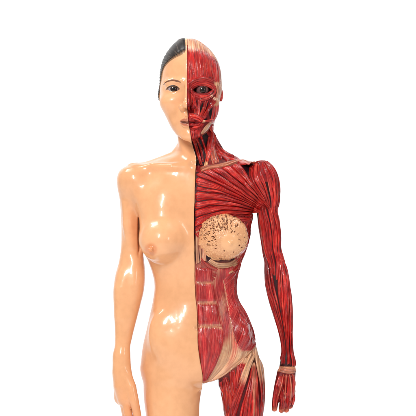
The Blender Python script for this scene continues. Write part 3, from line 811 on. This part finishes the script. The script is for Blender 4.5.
# --- flank
for (a, b, c, w) in (((252, 232), (247.5, 241), (240, 250), 4.5), ((249, 240), (244.5, 250), (236, 259), 5), ((246.5, 249), (241.5, 258), (232, 266), 5), ((244, 257), (238.5, 266), (228, 274), 5)):
    strip('serratus_muscle', [a, b, c], w, w*.5, w, nb=2, T=1.5, g=.8, ten=(0, .3), fa=.25)
sheet('rib_fascia', [[(199, 253), (208, 262), (221, 268)], [(199, 262), (207, 270), (219, 276)], [(198, 268), (206, 276), (216, 283)]], nb=3, T=.9, g=.2, tenall=.30, fa=.2, eu=.15, ev=.15, tone=(.7, .5, .58))
strip('rib_fascia', [(208, 259), (217, 264.5), (230, 264), (240, 257)], 4, 3, 6, nb=3, T=1.3, g=.5, tenall=.8, fa=.3)
sheet('flank_fascia', [[(210, 266), (214, 290), (219, 312), (222.5, 334), (218.5, 356), (204.5, 381)], [(226, 266), (225, 290), (229, 312), (232, 334), (229, 358), (210, 380)],
      [(241, 262), (236, 290), (240, 312), (247, 334), (248, 352), (218, 378)]], nb=7, T=.5, g=-.35, fa=.05, tmax=.85, mat=M_soft, fib=2.2, eu=.02, ev=.03,
      tenv=lambda x, z: np.clip(.30+.60*fade(z, 334, 352)+.2*np.sin(x*.35+z*.12)-.25*fade(x, 232, 240)*(1-fade(z, 335, 350)), 0, 1), belly=0)
sheet('outer_oblique_muscle', [[(240, 262), (230, 271), (220, 281)], [(241.5, 270), (233, 284), (223, 297)], [(238.6, 282), (234, 297), (226, 312)], [(239.5, 294), (237, 309), (229, 327)],
      [(244.5, 306), (241, 323), (233, 343)], [(250.5, 318), (246, 335), (238, 353)], [(255.5, 330), (252, 342), (245, 353)], [(257.6, 337), (255, 346), (250, 351)]],
      nb=12, T=1.2, g=-.5, fa=.14, tmax=.75, mat=M_soft, ten=(0, .2), fib=1.5, eu=.14, ev=.02, belly=.6, tenv=lambda x, z: .16*(1-fade(np.abs(z-287), 6, 20))*fade(x, 226, 232))
strip('oblique_slip', [(243.5, 322), (241, 331), (236.5, 343)], 3, 2.5, 6.5, nb=3, T=1.8, g=1.5, fa=.3, tone=(.95, .8, .8))
sheet('outer_oblique_muscle', [[(-40, 262), (-40, 290), (-38, 318), (-36, 340)], [(-15, 262), (-15, 290), (-15, 318), (-15, 344)], [(25, 262), (25, 290), (25, 318), (25, 344)]], mapper=torso, nb=8, T=1.1, g=.1, fa=.2, mat=M_soft, tone=(.95, .88, .88), ten=(0, .06), belly=.7)
sheet('broad_back_muscle', [[(-42, 214), (-40, 232), (-34, 264)], [(-10, 212), (-12, 235), (-12, 268)], [(30, 210), (30, 240), (35, 290)], [(87, 180), (87, 240), (87, 330)]], mapper=torso, nb=10, T=1.3, g=.8, fa=.3, dv=.5, du=1.8, tone=(.85, .75, .78))
sheet('lower_back_fascia', [[(30, 280), (30, 345)], [(60, 300), (60, 350)], [(88, 320), (88, 355)]], mapper=torso, nb=3, T=.6, tenall=.7, dv=1, du=2)
# --- belly
def seg(z0, z1, x0, x1a, x1b, **kw):
    xm = lambda f: ((x0+(x1a-x0)*f, z0), (x0+(((x1a+x1b)/2)-x0)*f, (z0+z1)/2), (x0+(x1b-x0)*f, z1))
    return sheet('straight_belly_muscle', [list(xm(f)) for f in (0, .33, .66, 1)], nb=4, T=2.3, g=-1.5, fa=.10, tmax=.5, mat=M_soft, fib=1.2, eu=.16, ev=.14, belly=.3, bury=.1, **kw)
seg(267, 282.2, 195.6, 212, 214, ten=(0, .14), tenv=lambda x, z: .45*fade(x, 202, 215))
seg(281.4, 302.2, 196.2, 214, 217, ten=(.16, .14), tenv=lambda x, z: .62*fade(x, 203, 218))
seg(301.4, 325, 197.4, 217, 222, ten=(.16, .12), tenv=lambda x, z: .55*fade(x, 206, 224))
sheet('straight_belly_muscle', [[(197.6, 324.5), (198.4, 345), (200.4, 362), (203.2, 381)], [(206, 324.5), (206.5, 345), (205.5, 362), (204.2, 381)], [(214, 324.5), (215, 345), (212, 362), (205, 380.5)], [(222.5, 326), (223.4, 342), (218, 360), (206, 380)]],
      nb=7, T=1.9, g=-.9, fa=.14, fib=1.2, eu=.05, ev=.08, belly=.3, ten=(.07, 0), bury=.1, tmax=.55, mat=M_soft)
strip('navel_ring', ring(196.8, 325.5, 2.6, 2.8, 12, -120, 130), 1.4, 1.4, 1.4, nb=1, T=1.3, g=0, tenall=.5, fa=.1, du=.5, dv=.2)
strip('groin_ligament', [(256.6, 341.5), (249, 351.5), (237, 362.5), (222, 374.5), (205, 381.6)], 1.6, 3.2, 2.4, nb=1, T=1.5, g=0, tenall=.8, belly=0, fa=.06, ev=.3, eu=.1)
# --- thigh
strip('tailor_muscle', [(254.5, 350), (248.5, 362), (242.5, 380), (236, 400), (229.5, 424), (225, 455)], 6, 7.5, 8, nb=3, T=1.7, g=.3, ten=(.38, 0), fa=.2, eu=.06)
sheet('thigh_muscle', [[(252.8, 357), (247.0, 384), (240.5, 405), (236, 430), (236, 480), (238, 530)], [(253.8, 357), (252, 384), (250, 405), (249, 430), (246, 480), (243, 530)], [(254.8, 357), (258, 384), (259.5, 405), (258, 430), (252, 480), (247, 530)]],
      nb=5, T=1.8, g=1.0, fa=.28, ten=(.07, .1), tmax=.85, tenv=lambda x, z: .5*(1-fade(np.abs(x-253.5), 1, 4))*(1-fade(z, 405, 430)), du=1.6)
sheet('outer_thigh_muscle', [[(253.6, 344), (255.6, 362), (259.8, 385), (261.5, 405)], [(258.0, 342), (260, 362), (262.6, 385), (263.2, 405)]], nb=2, T=1.3, g=.1, ten=(.75, 0), fa=.15, eu=.08)
sheet('outer_thigh_muscle', [[(-30, 352), (-30, 385), (-28, 430), (-28, 500), (-28, 540)], [(0, 352), (0, 385), (0, 430), (0, 500), (0, 540)], [(35, 352), (35, 385), (35, 430), (35, 500), (35, 540)]], mapper=legR, nb=5, T=1.4, g=.8, ten=(.22, 0), fa=.25, tone=(1.05, 1, 1), du=1.8, eu=.08)
sheet('buttock_muscle', [[(30, 345), (30, 385), (30, 420)], [(80, 345), (80, 385), (80, 420)], [(130, 355), (130, 385), (130, 420)]], mapper=legR, nb=7, T=1.5, dv=1, du=2)
strip('groin_muscle', [(246, 356), (241.5, 366), (238.5, 378)], 5, 3.5, 5.6, nb=2, T=1.4, g=.5, lift=.3, ten=(.4, 0), eu=.1)
strip('groin_muscle', [(238.5, 363.5), (237.4, 374), (236.5, 388)], 3.2, 3.2, 4.6, nb=1, T=1.6, lift=.6)
strip('groin_muscle', [(231.5, 368.5), (233, 380), (234, 396)], 6.4, 4, 6.4, nb=2, T=1.6, g=.5)
strip('groin_muscle', [(224.5, 375), (228.5, 386), (231.0, 402), (229, 425)], 4.6, 4, 5.6, nb=2, T=1.8, g=.4, tone=(1.05, 1.1, 1))
sheet('inner_thigh_muscle', [[(218.3, 379), (220.3, 395), (222.6, 416), (224, 450)], [(222.5, 376.5), (224.5, 395), (226, 416), (229, 450)], [(226.5, 374), (228.5, 395), (229.5, 416), (233, 450)]], nb=3, T=1.5, g=1.0, fa=.3)
sheet('inner_thigh_muscle', [[(-150, 385), (-150, 430), (-140, 500), (-140, 540)], [(-180, 385), (-180, 430), (-180, 500), (-180, 540)], [(-230, 385), (-230, 430), (-230, 500), (-230, 540)]], mapper=legR, nb=6, T=1.2, dv=.8, du=2)
# lower leg, below the picture
sheet('knee_tendon', [[(q, 528), (q, 565), (q, 602)] for q in (-150, -90, -30, 40)], mapper=legR, nb=6, T=1.2, dv=.8, du=2, tenall=.5)
sheet('knee_tendon', [[(q, 528), (q, 565), (q, 602)] for q in (40, 100, 160, 210)], mapper=legR, nb=6, T=1.2, dv=.8, du=2, tenall=.4)
sheet('shin_muscle', [[(-120, 590), (-110, 640), (-100, 700)], [(-60, 590), (-60, 640), (-70, 700)], [(0, 590), (0, 640), (-30, 700)]], mapper=legR, nb=5, T=1.3, dv=1, du=2.5)
sheet('calf_muscle', [[(10, 590), (10, 640), (50, 700)], [(90, 590), (90, 640), (90, 700)], [(200, 590), (200, 640), (130, 700)]], mapper=legR, nb=6, T=1.6, dv=1, du=2.5)

# --- breast tissue with its lobules
nr, na = 74, 300
rr_ = np.linspace(0, 1, nr)[:, None]**.8; aa = np.linspace(0, 2*math.pi, na, endpoint=False)[None, :]
cxb, czb = 223.6, 237.0
out = 1+.02*np.sin(3*aa+1)+.02*np.sin(7*aa)+.02*np.sin(13*aa+2)+.018*np.sin(29*aa)+.012*np.sin(47*aa+1)
GX = cxb+26.6*rr_*out*np.cos(aa); GZ_ = czb+24.6*rr_*out*np.sin(aa)
P = np.zeros((nr, na, 3)); N = np.zeros((nr, na, 3))
for i in range(nr):
    for j in range(na):
        p, n = front(GX[i, j], GZ_[i, j]); P[i, j] = p; N[i, j] = n
for _ in range(10):
    N = (np.roll(N, 1, 1)+np.roll(N, -1, 1)+2*N)/4; P2 = (np.roll(P, 1, 1)+np.roll(P, -1, 1)+2*P)/4
    N[1:-1] = (N[:-2]+N[2:]+2*N[1:-1])/4
    if _ < 4:
        P = P2; P[1:-1] = (P[:-2]+P[2:]+2*P[1:-1])/4
N /= np.linalg.norm(N, axis=2, keepdims=True)
rb = np.random.default_rng(5)
h = 1.6+.5*sst((238-GZ_)/14)
pts = []
while len(pts) < 520:
    a, b = rb.uniform(-27, 27), rb.uniform(-25, 25)
    if (a/26)**2+(b/24)**2 > .92: continue
    pts.append((cxb+a, czb+b))
pts = np.array(pts)
dd = np.sqrt((GX[..., None]-pts[:, 0])**2+(GZ_[..., None]-pts[:, 1])**2)
ds = np.sort(dd, axis=2)[..., :2]
cell = np.clip((ds[..., 1]-ds[..., 0])/1.0, 0, 1)
ar = np.sqrt((GX-229.5)**2+(GZ_-241.5)**2)
calm = fade(ar, 6.5, 9.5)
h += calm*(.34*cell-.25)
# holes: mostly in the upper and inner part
pit = np.zeros((nr, na))
for k in range(280):
    for _ in range(200):
        a = rb.uniform(0, 2*math.pi); q = rb.uniform(.30, .97)
        px, pz = cxb+26*q*math.cos(a), czb+24*q*math.sin(a)
        dens = .12+.88*sst((238-(pz+.35*(px-222)))/22)
        if math.hypot(px-229.5, pz-241.5) > 8.5 and rb.random() < dens: break
    w = rb.uniform(.18, .42); ln = w*rb.uniform(1, 3.4)
    th = math.atan2(pz-241.5, px-229.5)+rb.normal()*.3
    du_ = (GX-px)*math.cos(th)+(GZ_-pz)*math.sin(th); dv_ = -(GX-px)*math.sin(th)+(GZ_-pz)*math.cos(th)
    pit = np.maximum(pit, np.exp(-((du_/ln)**2+(dv_/w)**2)**1.5))
h -= 2.2*pit
h += .45*np.exp(-(ar/7.5)**6)+1.6*np.exp(-(np.hypot(GX-229.5, GZ_-242.5)/2.3)**2)
h = np.where(rr_ > .80, h*(1-sst((rr_-.80)/.2))-.3*sst((rr_-.80)/.2), h)
V = (P+N*h[..., None]).reshape(-1, 3)
idx = np.arange(nr*na).reshape(nr, na)
F = np.stack([idx[:-1], np.roll(idx[:-1], -1, 1), np.roll(idx[1:], -1, 1), idx[1:]], -1).reshape(-1, 4)
M_tis = new_mat('breast_tissue_paint')
def tis():
    m, nt, b = M_tis
    at = nd(nt, 'ShaderNodeAttribute', attribute_name='pig'); nt.links.new(at.outputs['Color'], b.inputs['Base Color'])
    b.inputs['Roughness'].default_value = .34; b.inputs['Coat Weight'].default_value = .3; b.inputs['Coat Roughness'].default_value = .12
    return m
bt = mesh_obj('breast_tissue', V, F, tis(), root)
bt['label'] = 'tan breast tissue with small dark holes between its lobules'
c0 = np.array(srgb(232, 174, 124)); c1 = np.array(srgb(84, 24, 20)); c2 = np.array(srgb(236, 176, 126)); c3 = np.array(srgb(176, 92, 66))
pc = c0+(c3-c0)*(.32*(1-cell)*calm)[..., None]
pc = pc+(c2-pc)*(1-calm)[..., None]*.8
pc = pc+(c1-pc)*np.clip(pit*1.3, 0, 1)[..., None]
set_col(bt, 'pig', pc.reshape(-1, 3))

# --- eyes
def mat_eye():
    m, nt, b = new_mat('painted_eye')
    at = nd(nt, 'ShaderNodeAttribute', attribute_name='pig'); nt.links.new(at.outputs['Color'], b.inputs['Base Color'])
    b.inputs['Roughness'].default_value = .3; b.inputs['Specular IOR Level'].default_value = .25; b.inputs['Coat Weight'].default_value = .35; b.inputs['Coat Roughness'].default_value = .03
    return m
M_eye = mat_eye()
for (ex, ez, gx, gz, lab) in ((173.7, 90, 174.2, 89.9, None), (202.4, 90.8, 203.0, 91, None)):
    V = []; F = []; C = []
    nt_, np_ = 40, 48
    for i in range(nt_+1):
        th = math.pi*i/nt_
        for j in range(np_):
            ph = 2*math.pi*j/np_
            V.append((ex+6.3*math.sin(th)*math.cos(ph), -24.9-6.3*math.cos(th), ez+6.3*math.sin(th)*math.sin(ph)))
            d_ = math.hypot(V[-1][0]-gx, V[-1][2]-gz) if th < 1.5 else 9
            C.append(srgb(12, 8, 8) if d_ < 1.5 else srgb(50, 27, 18) if d_ < 2.9 else srgb(20, 12, 12) if d_ < 3.4 else (srgb(176, 160, 162) if ex < 188 else srgb(124, 84, 84)))
    F = [[i*np_+j, i*np_+(j+1) % np_, (i+1)*np_+(j+1) % np_, (i+1)*np_+j] for i in range(nt_) for j in range(np_)]
    e_ = mesh_obj('eyeball', V, F, M_eye, root); set_col(e_, 'pig', np.array(C))

# --- hair on the skin side: a ribbed shell combed back from the hairline
BS = BVHTree.FromPolygons([tuple(v) for v in Vs], Fs, all_triangles=False)
def hairmat():
    m, nt, b = new_mat('painted_hair')
    fa = nd(nt, 'ShaderNodeAttribute', attribute_name='fib')
    mp = nd(nt, 'ShaderNodeMapping'); nt.links.new(fa.outputs['Vector'], mp.inputs['Vector']); mp.inputs['Scale'].default_value = (.06, 1.1, 1)
    n = nd(nt, 'ShaderNodeTexNoise', Scale=1.0, Detail=3.0); nt.links.new(mp.outputs['Vector'], n.inputs['Vector'])
    c = ramp(nt, n.outputs['Fac'], [(.3, srgb(18, 13, 11)), (.55, srgb(42, 33, 29)), (.74, srgb(104, 88, 76))])
    ed = nd(nt, 'ShaderNodeAttribute', attribute_name='ten')
    c = mixc(nt, ed.outputs['Fac'], c, SKIN)
    nt.links.new(c, b.inputs['Base Color']); b.inputs['Roughness'].default_value = .42; b.inputs['Specular IOR Level'].default_value = .25
    b.inputs['Coat Weight'].default_value = .12; b.inputs['Coat Roughness'].default_value = .15
    bm = nd(nt, 'ShaderNodeBump', Strength=.5, Distance=.0005); nt.links.new(n.outputs['Fac'], bm.inputs['Height']); nt.links.new(bm.outputs['Normal'], b.inputs['Normal'])
    return m
# strands start on the hairline (azimuth from the front midline round to the ear) and run back to a knot
nu, nv = 70, 150
HC = np.array([187.0, 2.0, 78.0])
line = [(186.75, 57.5, -28), (182, 59.3, -30), (177, 61.0, -28), (171, 63.5, -24), (166.3, 68, -17), (163, 75, -11), (161.5, 84, -7), (161, 93, 0), (163, 104, 8), (170, 112, 20), (178, 118, 26)]
line = np.array(line, float)[:, [0, 2, 1]]
tl = np.r_[0, np.cumsum(np.linalg.norm(np.diff(line, axis=0), axis=1))]
lf = [herm(tl, line[:, i]) for i in range(3)]
knot = np.array([186.75, 46, 82.0])
tops = np.array([187, 6, 36.0])
V = np.zeros((nv, nu, 3)); hx = np.zeros((nv, nu)); tn = np.zeros((nv, nu))
for j in range(nv):
    s_ = j/(nv-1)*tl[-1]; p0 = np.array([f(np.array([s_]))[0] for f in lf])
    d0 = (p0-HC)/np.linalg.norm(p0-HC); d1 = (knot-HC)/np.linalg.norm(knot-HC)
    om = math.acos(np.clip(d0@d1, -1, 1))
    for i in range(nu):
        t_ = i/(nu-1)
        d_ = (math.sin((1-t_)*om)*d0+math.sin(t_*om)*d1)/math.sin(om)
        lim = 186.6
        o_ = HC+d_*80
        if o_[0] > lim:   # stay on the skin half
            pass
        h_ = BS.ray_cast(Vector(HC+d_*90), Vector(-d_))
        q = np.array(h_[0]) if h_[0] is not None else HC+d_*36
        if q[0] > 186.75:
            q2 = q.copy(); q2[0] = 186.75; q = q2
        ridge = .20*abs(math.sin(j*.62+.8*math.sin(t_*5+j*.05)))+.16*math.sin(j*1.4+t_*3)+.12*math.sin(j*.23+t_*4)
        e = min(1, t_/.05)*min(1, j/2.5)
        V[j, i] = q+d_*(-.6+(1.6+ridge)*e)
        tn[j, i] = max(0, 1-t_/(.045+.008*math.sin(j*1.9)))*.8
F = []
idx = np.arange(nv*nu).reshape(nv, nu)
F = np.stack([idx[:-1, :-1], idx[1:, :-1], idx[1:, 1:], idx[:-1, 1:]], -1).reshape(-1, 4)
ha = mesh_obj('hair', V.reshape(-1, 3), F, hairmat(), root)
ha['label'] = 'dark grey painted hair combed back on the skin side'
a_ = ha.data.attributes.new('fib', 'FLOAT_VECTOR', 'POINT')
jj, ii = np.meshgrid(np.arange(nv), np.arange(nu), indexing='ij')
a_.data.foreach_set('vector', np.stack([ii*1.4, jj*.6, 0*ii], -1).astype(np.float32).ravel())
set_attr(ha, 'ten', tn.ravel())

# --- eyebrow and upper lashes of the skin side
def ribbon(name, pts, ws, lift, mat, hgt=.5):
    P, L = resample(pts, 30); w = np.interp(np.linspace(0, 1, 30), np.linspace(0, 1, len(ws)), ws)
    d = np.gradient(P, axis=0); n = np.stack([d[:, 1], -d[:, 0]], 1); n /= np.linalg.norm(n, axis=1, keepdims=True)
    V = []; m_ = 7
    for i in range(30):
        for k in range(m_):
            f_ = (k/(m_-1)-.5)*w[i]; q = P[i]+n[i]*f_
            h_ = BS.ray_cast(Vector((q[0], -200, q[1])), Vector((0, 1, 0)))
            yy = h_[0].y if h_[0] else -30
            e = 1-abs(2*k/(m_-1)-1)**2
            V.append((q[0], yy-lift-hgt*e+.25*(1-e), q[1]))
    F = [[i*m_+k, i*m_+k+1, (i+1)*m_+k+1, (i+1)*m_+k] for i in range(29) for k in range(m_-1)]
    return mesh_obj(name, V, F, mat, root)
M_brow = mat_flat('eyebrow_paint', srgb(122, 74, 48), .4, .2, 400, .35)
M_lash = mat_flat('lash_paint', srgb(44, 26, 22), .4, .2, 400, .3)
ribbon('eyebrow', [(163.6, 85.4), (167.5, 82.8), (172.5, 81.6), (178, 82.6), (181.0, 83.8)], [.7, 1.7, 2.4, 2.6, 1.2], .05, M_brow, .35)
ribbon('upper_eyelid_line', [(165.9, 91.2), (168.8, 88.4), (173.4, 87.1), (177.7, 88.4), (180.2, 90.6)], [.7, 1.5, 1.8, 1.5, .6], .12, M_lash, .3)

#==REST==
M_white = mat_flat('white_backdrop_paper', (.9, .9, .9), .9, 0, 5, .01, .05)
# plinth
M_base = mat_flat('plinth_paint', srgb(60, 58, 56), .4, .2)
t = np.linspace(0, 2*math.pi, 65)[:-1]
V = []; rr = [(0, 748.5), (88, 748.5), (90, 750), (90, 761), (89, 762), (0, 762)]
for r_, z_ in rr:
    V += [(206+max(r_, .01)*math.cos(a), -6+max(r_, .01)*.75*math.sin(a), z_) for a in t]
F = [[i*64+j, i*64+(j+1) % 64, (i+1)*64+(j+1) % 64, (i+1)*64+j] for i in range(len(rr)-1) for j in range(64)]
mesh_obj('plinth', V, F, M_base, root, smooth=False)

# white studio sweep: floor curving up into the wall
V = []; F = []
prof = [(-2.2, 0)]+[(1.0+.5*math.sin(a), .5-.5*math.cos(a)) for a in np.linspace(0, math.pi/2, 14)]+[(1.5, 2.6)]
for (yy, zz) in prof:
    V += [(-2.2, yy, zz), (2.2, yy, zz)]
F = [[2*i, 2*i+1, 2*i+3, 2*i+2] for i in range(len(prof)-1)]
bd = mesh_obj('backdrop', np.array(V), F, M_white, None, world=False)
bd['kind'] = 'structure'

# ------------------------------------------------------------------ light
w = bpy.data.worlds.new('World'); scene.world = w; w.use_nodes = True
w.node_tree.nodes['Background'].inputs[0].default_value = (1, .99, .98, 1)
w.node_tree.nodes['Background'].inputs[1].default_value = .28
def area(name, loc, target, sx, sy, power, col=(1, 1, 1)):
    l = bpy.data.lights.new(name, 'AREA'); l.shape = 'RECTANGLE'; l.size = sx; l.size_y = sy; l.energy = power; l.color = col
    o = bpy.data.objects.new(name, l); COL.objects.link(o); o.location = loc
    o.rotation_euler = (Vector(target)-Vector(loc)).to_track_quat('-Z', 'Y').to_euler()
    return o
area('key_softbox', (-.42, -1.35, 1.15), (0, 0, .38), .10, .50, 16.5, (1, .98, .95))
area('fill_softbox', (.9, -1.2, .75), (0, 0, .42), .2, .4, 2.2)
area('backdrop_lamp', (-.9, .1, 2.0), (-.2, 1.5, .6), 1.0, .4, 20)
area('backdrop_lamp', (.9, .1, 2.0), (.2, 1.5, .6), 1.0, .4, 20)

# ------------------------------------------------------------------ camera
cd = bpy.data.cameras.new('camera'); cam = bpy.data.objects.new('camera', cd); COL.objects.link(cam)
Zc = (GZ-208)*S
cam.location = (0, -2.4, Zc); cam.rotation_euler = (math.pi/2, 0, 0)
cd.sensor_width = 36; cd.lens = 36*2.4/(416*S); cd.clip_end = 50; cd.clip_start = .05
scene.camera = cam
scene.view_settings.view_transform = 'Standard'; scene.view_settings.look = 'None'
scene.view_settings.gamma = 1; scene.view_settings.exposure = 0
